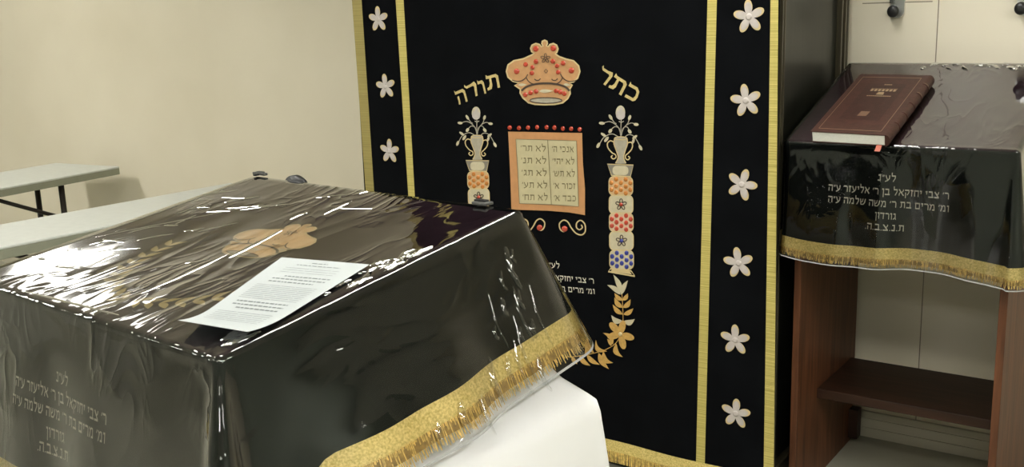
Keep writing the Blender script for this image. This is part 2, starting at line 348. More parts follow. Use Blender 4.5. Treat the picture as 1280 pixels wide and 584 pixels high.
# ------------------------------------------------------------------ folding tables
def folding_table(label, A, ang, width, length, leg_back, ht=.74):
    # A: right end, near corner of the top; the top runs toward -Y from there
    t = thing('folding_table', (A[0]-width/2, A[1]-.6, 0), label, 'table', 'narrow folding tables by the back wall')
    d = Vector((math.sin(ang), -math.cos(ang), 0)); s = Vector((-math.cos(ang), -math.sin(ang), 0)); z = Vector((0, 0, 1)); A = Vector((*A, ht))
    q = MB(); q.obox(A - z*.010, s*width, d*length, z*.010); q.build('tabletop', M['table_top'], t, bevel=.004)
    q = MB(); q.obox(A - z*.043 + s*.001 + d*.001, s*(width-.002), d*(length-.002), z*.034); q.build('shaded_edge', M['table_edge'], t, bevel=.003)
    for base in (leg_back, length-leg_back):
        sg = 1 if base < length/2 else -1
        for k in (.045, width-.045):
            q = MB(); p = A + s*k + d*(base-(.17*sg if k > .1 else 0)) - z*.05; q.tube([p, Vector((p.x, p.y, .01))], .0145, 10)
            q.build('leg', M['leg'], t)
        q = MB(); p = A + s*.045 + d*base; q.tube([Vector((p.x, p.y, .12)), Vector((p.x, p.y, .12)) + s*(width-.09)], .011, 8); q.build('crossbar', M['leg'], t)
        q = MB(); p0 = A + s*width*.35 + d*(base+sg*.34) - z*.055; p1 = A + s*.05 + d*base - z*.22
        q.tube([p0, p1], .010, 8); q.build('brace', M['leg'], t)
folding_table('pale folding table farther back, its end close to the cream wall', (-4.87, 3.305), .135, .49, 1.83, .345, .705)
folding_table('pale folding table nearer, partly hidden behind the covered reading table', (-3.27, 3.02), -.04, .40, 1.83, 1.02)

# ------------------------------------------------------------------ ark cabinet
AX0, AX1, AY0, AY1 = -2.50, -1.052, 2.755, 3.38
ark = thing('ark_cabinet', ((AX0+AX1)/2, (AY0+AY1)/2, 0), 'tall dark glossy wood ark cabinet behind the embroidered curtain', 'cabinet')
q = MB(); q.box((AX0, AY0, 0), (AX1-.014, AY1, 2.25)); q.build('carcass', M['ark'], ark)
def moulding(y0, y1, name):
    n = 5; w = (y1-y0)/n
    q = MB()
    for i in range(n):
        q.box((AX1-.016, y0+i*w+.0015, .0), (AX1+(.010, .002, .012, .004, .009)[i], y0+(i+1)*w-.0015, 2.25))
    q.build(name, M['ark_mould'], ark, bevel=.002)
moulding(AY0, AY0+.065, 'side_moulding'); moulding(AY1-.085, AY1-.005, 'side_moulding')
q = MB(); q.box((AX1-.02, AY0+.065, .12), (AX1-.006, AY1-.085, 2.2)); q.build('side_panel', M['ark'], ark)
q = MB(); q.box((AX0-.02, AY0-.01, 2.25), (AX1+.03, AY1, 2.32)); q.build('cornice', M['ark_mould'], ark, bevel=.01)
q = MB(); q.box((AX1-.014, AY0, 0), (AX1+.012, AY1, .09)); q.build('plinth', M['ark_mould'], ark, bevel=.004)

# ------------------------------------------------------------------ ark curtain
YC = 2.71; PC = Vector((0, YC, 0)); NC = Vector((0, -1, 0))
def fold(x, z):
    return .004*math.sin(9*x+1.3*z) + .003*math.sin(17*x-1.1+.6*z)
def S(p, lift=0.):                            # curtain surface, p = (X, Z)
    return Vector((p[0], YC - fold(p[0], p[1]) - lift, p[1]))
def cpx(x, y):                                # measured photo point -> curtain coordinates
    P = on_plane(x, y, PC, NC); return (P.x, P.z)
curt = thing('ark_curtain', (-1.78, YC, .03), 'black velvet ark curtain with gold braid, embroidered crown, tablets and Hebrew letters', 'curtain')
CX0, CX1, CZ0, CZ1 = -2.55, -1.022, .075, 2.12
q = MB(); nx, nz = 90, 24
q.rings([[S((CX0+(CX1-CX0)*i/nx, CZ0+(CZ1-CZ0)*j/nz)) for i in range(nx+1)] for j in range(nz+1)], False)
q.build('velvet_panel', M['velvet'], curt)
def strip(name, L_, mt, lift=.0015):          # L_: list of (xl, xr, z)
    q = MB(); n = 40; rows = []
    for i in range(n+1):
        z = L_[0][2] + (L_[-1][2]-L_[0][2])*i/n
        for a, b in zip(L_, L_[1:]):
            if min(a[2], b[2])-1e-6 <= z <= max(a[2], b[2])+1e-6:
                t = (z-a[2])/(b[2]-a[2]); rows.append([S((a[0]+(b[0]-a[0])*t, z), lift), S((a[1]+(b[1]-a[1])*t, z), lift)]); break
    q.rings(rows, False); q.build(name, mt, curt)
strip('gold_trim', [(-2.540, -2.494, .075), (-2.543, -2.502, .86), (-2.555, -2.509, 1.5), (-2.566, -2.52, 2.1)], M['braid_dim'])
strip('gold_trim', [(-2.338, -2.309, .075), (-2.347, -2.318, .85), (-2.357, -2.322, 1.5), (-2.366, -2.33, 2.1)], M['braid'])
strip('gold_trim', [(-1.249, -1.221, .075), (-1.229, -1.202, 1.467), (-1.222, -1.195, 2.1)], M['braid'])
strip('gold_trim', [(-1.037, -1.006, .075), (-1.048, -1.026, 1.46), (-1.05, -1.03, 2.1)], M['braid'])
q = MB(); q.rings([[S((CX0+(CX1-CX0)*i/60, z), .003) for i in range(61)] for z in (.066, .104)], False); q.build('gold_hem_band', M['braid_h'], curt)
q = MB()
for i in range(300):
    x = CX0+(CX1-CX0)*(i+.5)/300; j = random.uniform(-.002, .002)
    q.add([S((x-.002, .07), .002), S((x+.002, .07), .002), S((x+.0015+j, .028), .003), S((x-.0015+j, .028), .003)], [(0, 1, 2, 3)])
q.build('hem_fringe', M['fringe'], curt)

# white flowers in the two side borders
def flower(px, py, rot, s=.0435):
    c = Vector(cpx(px, py)); q = MB(); g = MB()
    for k in range(5):
        a = rot + 2*PI*k/5; d = Vector((math.cos(a), math.sin(a)))
        poly2(g, ell(c+d*s*.62, s*.44, s*.27, a), S, .0022); poly2(q, ell(c+d*s*.50, s*.40, s*.24, a), S, .0034)
    gem2(q, c, s*.22, S, .0036, .002)
    o = q.build('embroidered_flower', M['petal'], curt); g.build('gold_petal_tips', M['edge_gold'], o)
for (x, y), r in zip([(936, 21), (932, 126), (927, 231), (923, 329), (919, 425), (920, 517)], [96, 100, 72, 100, 92, 88]): flower(x, y, math.radians(r))
for (x, y), r in zip([(473, 24), (482, 108), (487, 189), (493, 275)], [92, 96, 88, 90]): flower(x, y, math.radians(r), .041)
flower(940, -82, 1.6); flower(467, -62, 1.6, .041)

# crown drawing, shared by the curtain and the reading table cover (units of the drawing: about 450 wide, y down)
CROWN = [(590,50),(604,56),(607,70),(601,84),(612,90),(622,76),(643,70),(664,80),(672,102),(664,125),(655,133),(680,150),(720,165),(765,175),(795,205),(803,240),(790,280),(765,303),(740,310),(757,322),(742,348),(745,375),(730,405),(700,430),(650,440),(590,442),(530,440),(490,430),(455,400),(438,370),(440,348),(405,325),(430,310),(395,300),(365,275),(355,240),(365,200),(400,175),(460,163),(510,140),(525,130),(510,120),(503,100),(512,80),(535,70),(558,76),(570,90),(580,86),(573,70),(576,56)]
def arc(c, r, a0, a1, n=14, ry=None): return [(c[0]+r*math.cos(math.radians(a0+(a1-a0)*i/n)), c[1]+(ry or r)*math.sin(math.radians(a0+(a1-a0)*i/n))) for i in range(n+1)]
def crown(parent, fn, body, gems=True):
    ctr = Vector((585, 250)); q = MB(); poly2(q, [tuple(ctr+(Vector(p)-ctr)*1.0) for p in CROWN], fn, .0028)
    o = q.build('crown_emblem', body, parent)
    q = MB(); ribbon2(q, CROWN, 9, fn, .0034, True); q.build('crown_outline', M['edge_gold'], o)
    q = MB()
    for a in (arc((423, 235), 66, 20, 120), arc((750, 235), 66, 60, 165), arc((545, 275), 20, 20, 150), arc((650, 275), 20, 20, 150), arc((530, 262), 55, 60, 170), arc((645, 262), 55, 10, 120)): ribbon2(q, a, 6, fn, .0036)
    ribbon2(q, spline([(447, 358), (480, 332), (540, 316), (598, 312), (655, 316), (712, 332), (742, 358)]), 12, fn, .0036)
    ribbon2(q, ell((598, 416), 98, 17, 0, 30), 6, fn, .0042, True)
    for k in range(5):
        a = -PI/2+2*PI*k/5; ribbon2(q, ell((595+18*math.cos(a), 160+18*math.sin(a)), 12, 7, a, 12), 4, fn, .0036, True)
    ribbon2(q, [(598, 226), (610, 238), (598, 250), (586, 238)], 4, fn, .0036, True)
    q.build('crown_stitching', M['dark_thread'], o)
    q = MB(); poly2(q, ell((598, 416), 97, 16, 0, 30), fn, .0038)
    q.build('crown_opening', M['silver'], o)
    for a, b, w_ in (((555, 360), (642, 358), 22), ((425, 322), (480, 320), 16), ((705, 318), (750, 324), 16)):
        q = MB(); poly2(q, leaf2(a, b, w_), fn, .0038); q.build('crown_highlight_stitch', M['cream'], o)
    if gems:
        for x, y, r in ((535,103,18),(643,100,18),(536,180,15),(640,178,15),(472,198,15),(702,190,15),(514,215,14),(665,206,14),(511,250,14),(672,244,14),(417,240,18),(752,234,18),(470,382,15),(502,370,15),(536,362,15),(660,358,14),(685,365,15),(710,375,14)):
            q = MB(); gem2(q, (x, y), r, fn, .0034); q.build('red_stone', M['red'], o)
    return o
def pxfn(sx, ox, oy, base=S):                 # drawing coordinates -> photo -> curtain coordinates -> surface
    return lambda p, l=0.: base(cpx(ox+sx*p[0], oy+sx*p[1]), l)
crown(curt, pxfn(260/1265, 560, 40), M['tan'])

# large letters (unit box, y up, pen-cut shapes)
GLY = {
 'resh': [[(.0,1),(.1,.86),(.55,.86),(.95,.93),(1.05,.72),(.82,.0),(.62,.0),(.80,.62),(.70,.70),(.1,.70),(-.06,.86)]],
 'tav': [[(.05,1),(.18,.90),(.85,.90),(1.0,.75),(.95,.0),(.76,.0),(.80,.62),(.72,.72),(.42,.72),(.40,.25),(.28,.05),(-.05,.0),(-.05,.16),(.12,.22),(.22,.40),(.26,.72),(.0,.74)]],
 'kaf': [[(.05,1),(.15,.88),(.70,.88),(.95,.70),(.98,.35),(.90,.12),(.72,.0),(.0,.0),(.04,.18),(.66,.18),(.78,.36),(.76,.60),(.64,.70),(.0,.70)]],
 'vav': [[(.2,1),(.3,.88),(.68,.88),(.80,.72),(.74,.0),(.56,.0),(.60,.60),(.50,.70),(.15,.70)]],
 'he': [[(.0,1),(.1,.88),(.85,.88),(1.0,.72),(.95,.0),(.76,.0),(.80,.60),(.70,.70),(.0,.70)], [(.12,.52),(.30,.56),(.28,.20),(.22,.0),(.06,.02),(.12,.25)]],
}
def big_letter(g, box, rot, wx=1.):
    x0, y0, x1, y1 = box; c = Vector(cpx((x0+x1)/2, (y0+y1)/2)); ca, sa = math.cos(rot), math.sin(rot)
    h = .050; w = h*wx
    q = MB()
    for pl in GLY[g]:
        poly2(q, [(c.x+(p[0]-.5)*w*ca-(p[1]-.5)*h*sa, c.y+(p[0]-.5)*w*sa+(p[1]-.5)*h*ca) for p in pl], S, .0028)
    q.build('gold_letter', M['gold_thread'], curt)
big_letter('resh', (749, 81, 765, 109), -.50, .80); big_letter('tav', (762, 91, 786, 120), -.48, 1.0); big_letter('kaf', (783, 102, 802, 128), -.42, .85)
big_letter('tav', (608, 89, 625, 114), .24, .95); big_letter('vav', (597, 98, 610, 118), .30, .75); big_letter('resh', (583, 103, 600, 121), .38, .85); big_letter('he', (571, 109, 586, 130), .34, .85)

# tablets
fT = pxfn(.214, 630, 150)
q = MB(); poly2(q, [(24,68),(120,70),(330,74),(456,76),(460,250),(472,400),(472,556),(380,540),(260,530),(60,524),(44,520),(36,300)], fT, .0024)
tb = q.build('tablet_frame', M['orange'], curt)
q = MB(); poly2(q, [(70,112),(250,116),(425,122),(431,310),(437,505),(350,498),(270,493),(92,488),(82,300)], fT, .0034); pg = q.build('tablet_page', M['page'], tb)
q = MB(); ribbon2(q, [(258,116),(269,300),(280,493)], 4, fT, .0042)
ribbon2(q, [(70,112),(250,116),(425,122),(431,310),(437,505),(350,498),(270,493),(92,488),(82,300)], 4, fT, .0040, True); q.build('tablet_stitching', M['ink_thread'], tb)
qr, ql = MB(), MB()
LO = '\u05dc\u05d0 '
for i, (rt, lt) in enumerate((("\u05d0\u05e0\u05db\u05d9 \u05d4'", LO+"\u05ea\u05e8'"), (LO+"\u05d9\u05d4\u05d9'", LO+"\u05ea\u05e0'"), (LO+"\u05ea\u05e9'", LO+"\u05ea\u05d2'"), ("\u05d6\u05db\u05d5\u05e8 \u05d0'", LO+"\u05ea\u05e2'"), ("\u05db\u05d1\u05d3 \u05d0'", LO+"\u05ea\u05d7'"))):
    y = 183 + 71.5*i; x = 3*i
    for q, s_, a, b in ((qr, rt, 283+x, 410+x), (ql, lt, 98+x, 246+x)):
        text_on(q, s_, lambda p, l, a=a, b=b, y=y: fT((a+(b-a)*p[0], y+(a+(b-a)*p[0]-180)*.025-33*p[1]), l), .0042)
qr.build('tablet_lettering', M['ink_thread'], tb); ql.build('tablet_lettering', M['ink_thread'], tb)
for x, y in ((33,45),(87,47),(140,45),(194,43),(250,43),(296,45),(345,50),(393,52),(442,55)):
    q = MB(); gem2(q, (x, y), 12, fT, .0025, .004, 14); q.build('red_bead', M['red'], tb)

# scrolls below the tablets
fQ = pxfn(.2227, 620, 220)
for mir in (False, True):
    f = (lambda p, l=0., f0=fQ: f0((632-p[0], p[1]-7), l)) if mir else fQ
    q = MB(); ribbon2(q, spline([(398, 302), (380, 312), (362, 298), (358, 268), (380, 248), (404, 258), (424, 292), (450, 322), (480, 331), (500, 312), (498, 272), (476, 250), (455, 262), (452, 288), (468, 302), (484, 290), (478, 274)]), 7, f, .0026)
    o = q.build('embroidered_scroll', M['edge_gold'], curt)
    q = MB(); gem2(q, (386, 297), 17, f, .0028); q.build('red_stone', M['red'], o)

# vases and stone columns: drawn once on the right, repeated on the left
dxL = Vector(cpx(597, 141)) - Vector(cpx(776.4, 140.5))
for side in (0, 1):
    off = dxL*side
    Sx = lambda p, l=0., o=off: S((p[0]+o.x, p[1]+o.y), l)
    fV = pxfn(.2057, 740, 130, Sx); fB = pxfn(.2227, 620, 220, Sx)
    q = MB(); poly2(q, spline([(140,205),(152,200),(205,200),(216,206),(220,240),(205,285),(196,325),(208,350),(206,362),(145,362),(146,350),(160,325),(150,285),(134,240),(140,205)], 3)[:-1], fV, .0026)
    vs = q.build('flower_vase', M['silver'], curt)
    q = MB()
    ribbon2(q, spline([(136,232),(112,224),(94,240),(98,268),(122,296),(143,308),(146,325),(130,334),(117,322),(126,312)]), 7, fV, .0030)
    ribbon2(q, spline([(219,236),(242,232),(252,250),(244,276),(222,300),(208,312),(208,330),(222,338),(234,326),(224,316)]), 7, fV, .0030)
    ribbon2(q, spline([(140,205),(134,240),(150,285),(160,325),(145,360)]), 6, fV, .0032); ribbon2(q, spline([(216,206),(220,240),(205,285),(196,325),(208,360)]), 6, fV, .0032)
    ribbon2(q, ell((178, 208), 38, 9), 6, fV, .0034, True)
    q.build('vase_outline', M['edge_gold'], vs)
    q = MB()
    for pts in ([(178,205),(178,150),(180,90)], [(178,190),(160,140),(112,108),(62,118)], [(178,190),(200,140),(240,115),(272,122)], [(176,190),(168,150),(140,138),(112,160)], [(182,190),(190,150),(215,138),(236,165)], [(160,198),(120,182),(70,205),(40,255)], [(205,198),(230,185),(265,200),(302,262)], [(150,120),(135,110),(118,85)], [(212,128),(225,110),(232,85)], [(85,195),(75,185)], [(258,200),(275,190)], [(180,112),(165,105)], [(180,112),(196,104)]):
        ribbon2(q, spline(pts), 5, fV, .0026)
    q.build('stem', M['silver'], vs)
    for c, a, b, an in (((60,117),18,9,.1),((275,123),16,9,.1),((114,80),18,9,1.0),((234,82),16,9,-1.2),((112,164),15,10,-.9),((234,166),15,10,.9),((38,252),18,9,-1.1),((302,264),18,9,1.05),((70,188),20,8,.6),((88,215),20,9,-.9),((266,200),18,8,-.6),((256,225),18,8,-1.2)):
        q = MB(); poly2(q, ell(c, a, b, an), fV, .0032); q.build('bud', M['cream'], vs)
    q = MB(); poly2(q, ell((176, 52), 30, 43, .05, 24), fV, .0032); rs = q.build('rose', M['cream'], vs)
    q = MB(); poly2(q, leaf2((172, 96), (158, 34), 34), fV, .0040); poly2(q, leaf2((182, 95), (200, 40), 32), fV, .0042); poly2(q, leaf2((172, 60), (188, 12), 22), fV, .0040)
    q.build('rose_petal', M['petal'], vs)
    # capital
    q = MB(); ribbon2(q, [(93,366),(256,370),(238,440),(118,434)], 6, fV, .0030, True); o = q.build('column_capital', M['edge_gold'], curt)
    q = MB(); poly2(q, [(93,366),(256,370),(238,440),(118,434)], fV, .0024); q.build('capital_ground', mat('dull_silver_satin', (.20, .18, .14), .5) if side == 0 else bpy.data.materials['dull_silver_satin'], o)
    q = MB(); poly2(q, rrect((175, 404), 100, 56, 24), fV, .0030); q.build('capital_cushion', M['cream'], o)
    # blocks
    PAT = [(-55,-18),(-55,20),(-28,-38),(-28,0),(-28,36),(0,-18),(0,20),(28,-38),(28,2),(28,40),(55,-18),(55,20)]
    for k, (cyy, kind) in enumerate(((56,'amber'),(160,'red_flower'),(260,'red'),(364,'blue_flower'),(470,'blue'))):
        cx = 703 + k*.8
        q = MB(); poly2(q, rrect((cx, cyy), 138, 108, 30), fB, .0028)
        o = q.build('column_block', M['peach'] if kind == 'amber' else M['rosy'] if kind == 'red' else M['cream'], curt)
        q = MB(); ribbon2(q, rrect((cx, cyy), 138, 108, 30), 5, fB, .0034, True); q.build('block_outline', M['edge_gold'], o)
        if 'flower' in kind:
            q = MB()
            for j in range(5):
                a = -PI/2+2*PI*j/5; ribbon2(q, ell((cx+20*math.cos(a), cyy+20*math.sin(a)), 12, 8, a, 12), 6, fB, .0036, True)
            q.build('block_flower', M['dark_thread'], o)
            q = MB(); gem2(q, (cx, cyy), 11, fB, .0036); q.build('stone', M['red' if 'red' in kind else 'blue'], o)
        else:
            for x, y in PAT:
                q = MB(); gem2(q, (cx+x, cyy+y), 12.5, fB, .0034, .002, 14); q.build('stone', M[kind], o)
    q = MB(); ribbon2(q, [(640,522),(760,532),(782,562),(628,538)], 8, fB, .0030, True); poly2(q, [(652,524),(752,534),(764,552),(640,538)], fB, .0028); q.build('column_base', M['edge_gold'], curt)

# leaf garland below the right column
fG = pxfn(.2226, 700, 335)
fG0, mirx = fG, cpx(776.4, 140.5)[0] + dxL.x/2
def fG_left(p, l=0.):
    P = fG0(p, 0.); return S((2*mirx-P.x, P.z + dxL.y*.5), l)
for fG in (fG0, fG_left):
    gar = MB(); ribbon2(gar, spline([(345,130),(350,200),(352,300),(338,372),(310,425),(250,462),(180,482),(100,495),(40,500)]), 4, fG, .0024)
    go = gar.build('garland_stem', M['gold_leaf'], curt)
    def leaves(L_, mt, nm):
        for a, b, w, bd in L_:
            q = MB(); poly2(q, leaf2(a, b, w, bd), fG, .0030); q.build(nm, mt, go)
    leaves([((345,145),(298,38),30,.06),((343,150),(382,70),28,-.06),((340,150),(263,97),28,.08),((352,302),(286,266),32,-.22),((356,302),(422,286),32,.2)], M['cream'], 'pale_leaf')
    leaves([((350,183),(304,142),24,-.1),((352,183),(382,142),24,.1),((350,224),(304,166),28,-.12),((354,224),(397,176),28,.12),((351,262),(294,206),26,-.1),((356,262),(414,226),26,.1),
            ((295,432),(238,366),26,.2),((312,425),(352,502),30,.25),((262,470),(200,405),26,-.32),((240,472),(298,535),34,.30),((285,440),(262,400),20,.1),
            ((190,480),(155,382),30,-.2),((215,478),(272,570),30,.1),((150,488),(222,545),26,.1),((110,492),(170,550),26,.1),((70,496),(100,540),22,.1),((140,490),(135,430),20,.2)], M['gold_leaf'], 'gold_leaf')
    for k, (x, y) in enumerate(((290,322),(352,318),(400,390),(356,440),(290,384))):
        c = Vector((338, 372)); p = Vector((x, y)); d = p-c
        q = MB(); poly2(q, ell(c+d*.62+d.normalized()*6, 38, 20, math.atan2(d.y, d.x)), fG, .0036+.0002*k); q.build('blossom_petal', M['gold_leaf'], go)
    q = MB(); gem2(q, (338, 372), 12, fG, .0046); q.build('blossom_centre', M['edge_gold'], go)
# inscription
q = MB()
def cline(s, xl, xr, yl, yr, h):
    a, b = Vector(cpx(xl, yl)), Vector(cpx(xr, yr)); text_line(q, s, a, b, h, S, .0028)
cline(INSCR[0], 683, 700, 334, 335.5, .0165); cline(INSCR[1], 630, 742, 343, 355, .0165); cline(INSCR[2], 630, 743, 357, 368, .0165); cline(INSCR[3], 676, 706, 374, 377, .0165); cline(INSCR[4], 674, 708, 386, 389, .0165)
q.build('memorial_lettering', M['white_thread'], curt)

# ------------------------------------------------------------------ generic fitted cover
class Cover:
    def __init__(s, O, ang, slope, w, d, r, flare, drop, ripple, sag):
        s.O = Vector(O); s.w, s.d, s.r = w, d, r; s.fl, s.dr, s.rp, s.sag = flare, drop, ripple, sag
        s.ex = Vector((math.cos(ang), math.sin(ang), 0)); s.eh = Vector((-math.sin(ang), math.cos(ang), 0))
        s.ey = s.eh*math.cos(slope) + Vector((0, 0, math.sin(slope))); s.n = s.ex.cross(s.ey)
    def top(s, p, lift=0.): return s.O + s.ex*p[0] + s.ey*p[1] + s.n*(lift + s.sag(p[0]/s.w, p[1]/s.d))
    def samples(s, ne, nc):
        w, d, r = s.w, s.d, s.r; out = []
        for side, (a, b, an) in enumerate((((r, 0), (w-r, 0), -90), ((w, r), (w, d-r), 0), ((w-r, d), (r, d), 90), ((0, d-r), (0, r), 180))):
            for i in range(ne+1):
                t = i/ne; out.append((side, t, a[0]+(b[0]-a[0])*t, a[1]+(b[1]-a[1])*t, math.radians(an)))
            for i in range(1, nc): out.append((side+.5, i/nc, None, None, math.radians(an+90*i/nc)))
        return out
    def pt(s, sm, q, off=0.):
        side, t, px, py, an = sm; r = s.r; w, d = s.w, s.d
        if px is None:
            cx, cyy = ((w-r, r), (w-r, d-r), (r, d-r), (r, r))[int(side)]
        else: cx, cyy = min(max(px, r), w-r), min(max(py, r), d-r)
        b = s.top((cx, cyy)) - s.n*r; Oh = s.ex*math.cos(an) + s.eh*math.sin(an); qa = r*PI/2
        if q <= qa:
            ph = q/r; return b + Oh*(r+off)*math.sin(ph) + s.n*(r+off)*math.cos(ph)
        qq = q-qa; Q = s.dr(sm); f = s.fl(sm)
        return b + Oh*(r+off+f*(qq/Q)+s.rp(sm, qq/Q)) - Vector((0, 0, 1))*qq
    def sheet(s, mb, off, extra, ne=24, nc=8, nq=12, part=3):
        r = s.r; ps = []
        nx = ne
        sms = s.samples(ne, nc); rows = []
        for sm in sms:
            Q = s.dr(sm)+extra; qa = r*PI/2
            rows.append([s.pt(sm, q_, off) for q_ in [qa*k/4 for k in range(4)] + [qa+Q*k/nq for k in range(nq+1)]])
        rows.append(rows[0])
        if part & 1: mb.rings([[rw[k] for rw in rows] for k in range(len(rows[0]))][::-1], False)
        grid = [[s.top((r+(s.w-2*r)*i/ne, r+(s.d-2*r)*j/ne), off) for i in range(ne+1)] for j in range(ne+1)]
        if part & 2: mb.rings(grid, False)
    def band(s, mb, q0, q1, off, ne=40, nc=10, nq=3):
        sms = s.samples(ne, nc); sms.append(sms[0])
        rows = []
        for k in range(nq+1):
            rows.append([s.pt(sm, s.r*PI/2 + s.dr(sm) + q0 + (q1-q0)*k/nq, off) for sm in sms])
        mb.rings(rows[::-1], False)
    def at_side(s, side, t, q_, off=0.):
        a, b, an = (((s.r, 0), (s.w-s.r, 0), -90), ((s.w, s.r), (s.w, s.d-s.r), 0), ((s.w-s.r, s.d), (s.r, s.d), 90), ((0, s.d-s.r), (0, s.r), 180))[side]
        return s.pt((side, t, a[0]+(b[0]-a[0])*t, a[1]+(b[1]-a[1])*t, math.radians(an)), q_+s.r*PI/2, off)
    def fringe(s, mb, q0, q1, off, step=.0026):
        sms = s.samples(120, 12); sms.append(sms[0])
        for A, B in zip(sms, sms[1:]):
            a0, b0 = s.pt(A, s.r*PI/2+s.dr(A)+q0, off), s.pt(B, s.r*PI/2+s.dr(B)+q0, off)
            a1, b1 = s.pt(A, s.r*PI/2+s.dr(A)+q1, off), s.pt(B, s.r*PI/2+s.dr(B)+q1, off)
            n = max(1, int((b0-a0).length/step))
            for i in range(n):
                t = (i+random.random())/n; p = a0.lerp(b0, t); e = a1.lerp(b1, min(1.3, max(-.3, t+random.gauss(0, .35))))
                e = p + (e-p)*random.uniform(.82, 1.08); d = (b0-a0).normalized(); out = (b0-a0).cross(a1-a0).normalized()*random.uniform(0, .0025)
                w = .0011; m_ = p.lerp(e, .5)+out
                mb.add([p-d*w, p+d*w, m_+d*w, m_-d*w, e+d*w*.7, e-d*w*.7], [(0, 1, 2, 3), (3, 2, 4, 5)])
def smooth(t): t = min(1, max(0, t)); return t*t*(3-2*t)

# ------------------------------------------------------------------ reading table cover
BW, BD, ANG, SLP = .791, .66, -.093, .15
ex_ = Vector((math.cos(ANG), math.sin(ANG), 0)); eh_ = Vector((-math.sin(ANG), math.cos(ANG), 0))
NB = Vector((-1.109, .87, 1.0)); OB = NB - ex_*BW
def b_fl(sm):
    side, t = sm[0], sm[1]
    if side == 0: return .045
    if side == .5: return .045 + .075*math.sin(PI*t)**1.6
    if side == 1: return .045 + .045*smooth(t*BD/.26)
    if side == 1.5: return .088
    return .088
def b_dr(sm):
    side, t = sm[0], sm[1]
    if side == 0: return .285
    if side == .5: return .285
    if side == 1: return .178 - .004*t + .105*(1-smooth(t*BD/.13))
    if side == 3: return .2 + .085*smooth((t-.8)/.2)
    if side == 3.5: return .285
    return .174 if side < 2 else .19
def b_rp(sm, k):
    side, t = sm[0], sm[1]
    if side == int(side): return k*(.005*math.sin(11*t+side*2) + .003*math.sin(23*t+1))*math.sin(PI*min(1, max(0, t)))
    return 0.
def b_sag(u, v): return -.006*math.sin(PI*u)*math.sin(PI*v) + .0015*math.sin(9*u+4*v)*math.sin(PI*u)*math.sin(PI*v)
BC = Cover(OB, ANG, SLP, BW, BD, .008, b_fl, b_dr, b_rp, b_sag)
cov = thing('reading_table_cover', OB+ex_*BW/2+eh_*BD/2+Vector((0,0,-.05)), 'black velvet reading table cover with gold fringe under a clear plastic sheet', 'table cover')
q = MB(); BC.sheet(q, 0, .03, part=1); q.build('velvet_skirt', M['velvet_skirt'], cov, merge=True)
q = MB(); BC.sheet(q, 0, .03, part=2); q.build('velvet_top', M['velvet_lit'], cov, merge=True)
q = MB(); BC.band(q, 0, .032, .002); q.build('gold_band', M['braid_h'], cov)
q = MB(); BC.band(q, .028, .050, .0012); q.build('fringe_backing', M['fringe_dark'], cov); q = MB(); BC.fringe(q, .030, .062, .002, .0020); q.build('gold_fringe', M['fringe'], cov)
q = MB(); BC.sheet(q, .006, .07, 40, 10, 20); q.build('plastic_sheet', M['plastic'], cov, merge=True)
def bpx0(x, y):
    v = on_plane(x, y, OB, BC.n)-OB; return (min(BW-.01, max(.01, v.dot(BC.ex))), min(BD-.01, max(.01, v.dot(BC.ey))))
q = MB(); BC.band(q, .0665, .0705, .0062); q.build('plastic_hem', M['hem'], cov)
def crease(pts, w, h, fn, name='film_crease', owner=None):       # a raised fold in the clear film, tapering at both ends
    P = spline(pts, 5); n = len(P); q = MB(); rows = []
    for i in range(n):
        a, b = Vector(P[max(0, i-1)]), Vector(P[min(n-1, i+1)]); d = (b-a).normalized(); s_ = Vector((-d.y, d.x))
        k = math.sin(PI*(i+.3)/(n-.4))**.5*random.uniform(.75, 1.2); c = Vector(P[i]) + s_*random.gauss(0, w*.12)
        rows.append([fn(c + s_*w*k*u_, .006+h*k*(1-u_*u_)**.8*(1 if abs(u_) < 1 else 0)) for u_ in (-1, -.6, -.2, .2, .6, 1)])
    q.rings(rows, False); q.build(name, M['film'], owner or cov)
rs_ = random.Random(3)
# long pulls across the top
for (x0, y0), (x1, y1), w_ in (((300,264),(362,257),.0035),((246,291),(297,279),.0035),((286,323),(352,289),.005),((362,276),(384,268),.003),((396,250),(438,246),.003),((440,247),(468,239),.004),((170,372),(285,318),.003),((60,318),(290,236),.003),((120,300),(300,262),.003),((405,270),(440,254),.003),((420,262),(470,263),.0025),((20,372),(150,398),.003),((230,330),(262,324),.003)):
    A, B = bpx0(x0, y0), bpx0(x1, y1); crease([A, tuple((Vector(A)+Vector(B))/2+Vector((rs_.uniform(-.004,.004), rs_.uniform(-.004,.004)))), B], w_, w_*.55, BC.top)
# crumpled band beside the sheet of paper, along the right edge
for i in range(54):
    v = rs_.uniform(.03, .66)*BD; u = BW - rs_.uniform(.012, .02+.085*abs(math.sin(PI*min(1, v/BD/.66)))); L_ = rs_.uniform(.02, .06); a = rs_.gauss(1.45, .28)
    A = Vector((u-math.cos(a)*L_/2, v-math.sin(a)*L_/2)); B = Vector((min(BW-.009, u+math.cos(a)*L_/2), v+math.sin(a)*L_/2)); mid = (A+B)/2+Vector((rs_.uniform(-.008, .004), 0))
    crease([tuple(A), tuple(mid), tuple(B)], rs_.uniform(.003, .0065), rs_.uniform(.002, .004), BC.top)
# crumples at the far left
for i in range(30):
    v = rs_.uniform(.12, .9)*BD; u = rs_.uniform(.02, .22); L_ = rs_.uniform(.02, .08); a = rs_.gauss(1.0, .45)
    A = Vector((max(.01, u-math.cos(a)*L_/2), v-math.sin(a)*L_/2)); B = Vector((u+math.cos(a)*L_/2, min(BD-.01, v+math.sin(a)*L_/2)))
    crease([tuple(A), tuple((A+B)/2+Vector((rs_.uniform(-.006, .006), 0))), tuple(B)], rs_.uniform(.002, .005), rs_.uniform(.0012, .0025), BC.top)
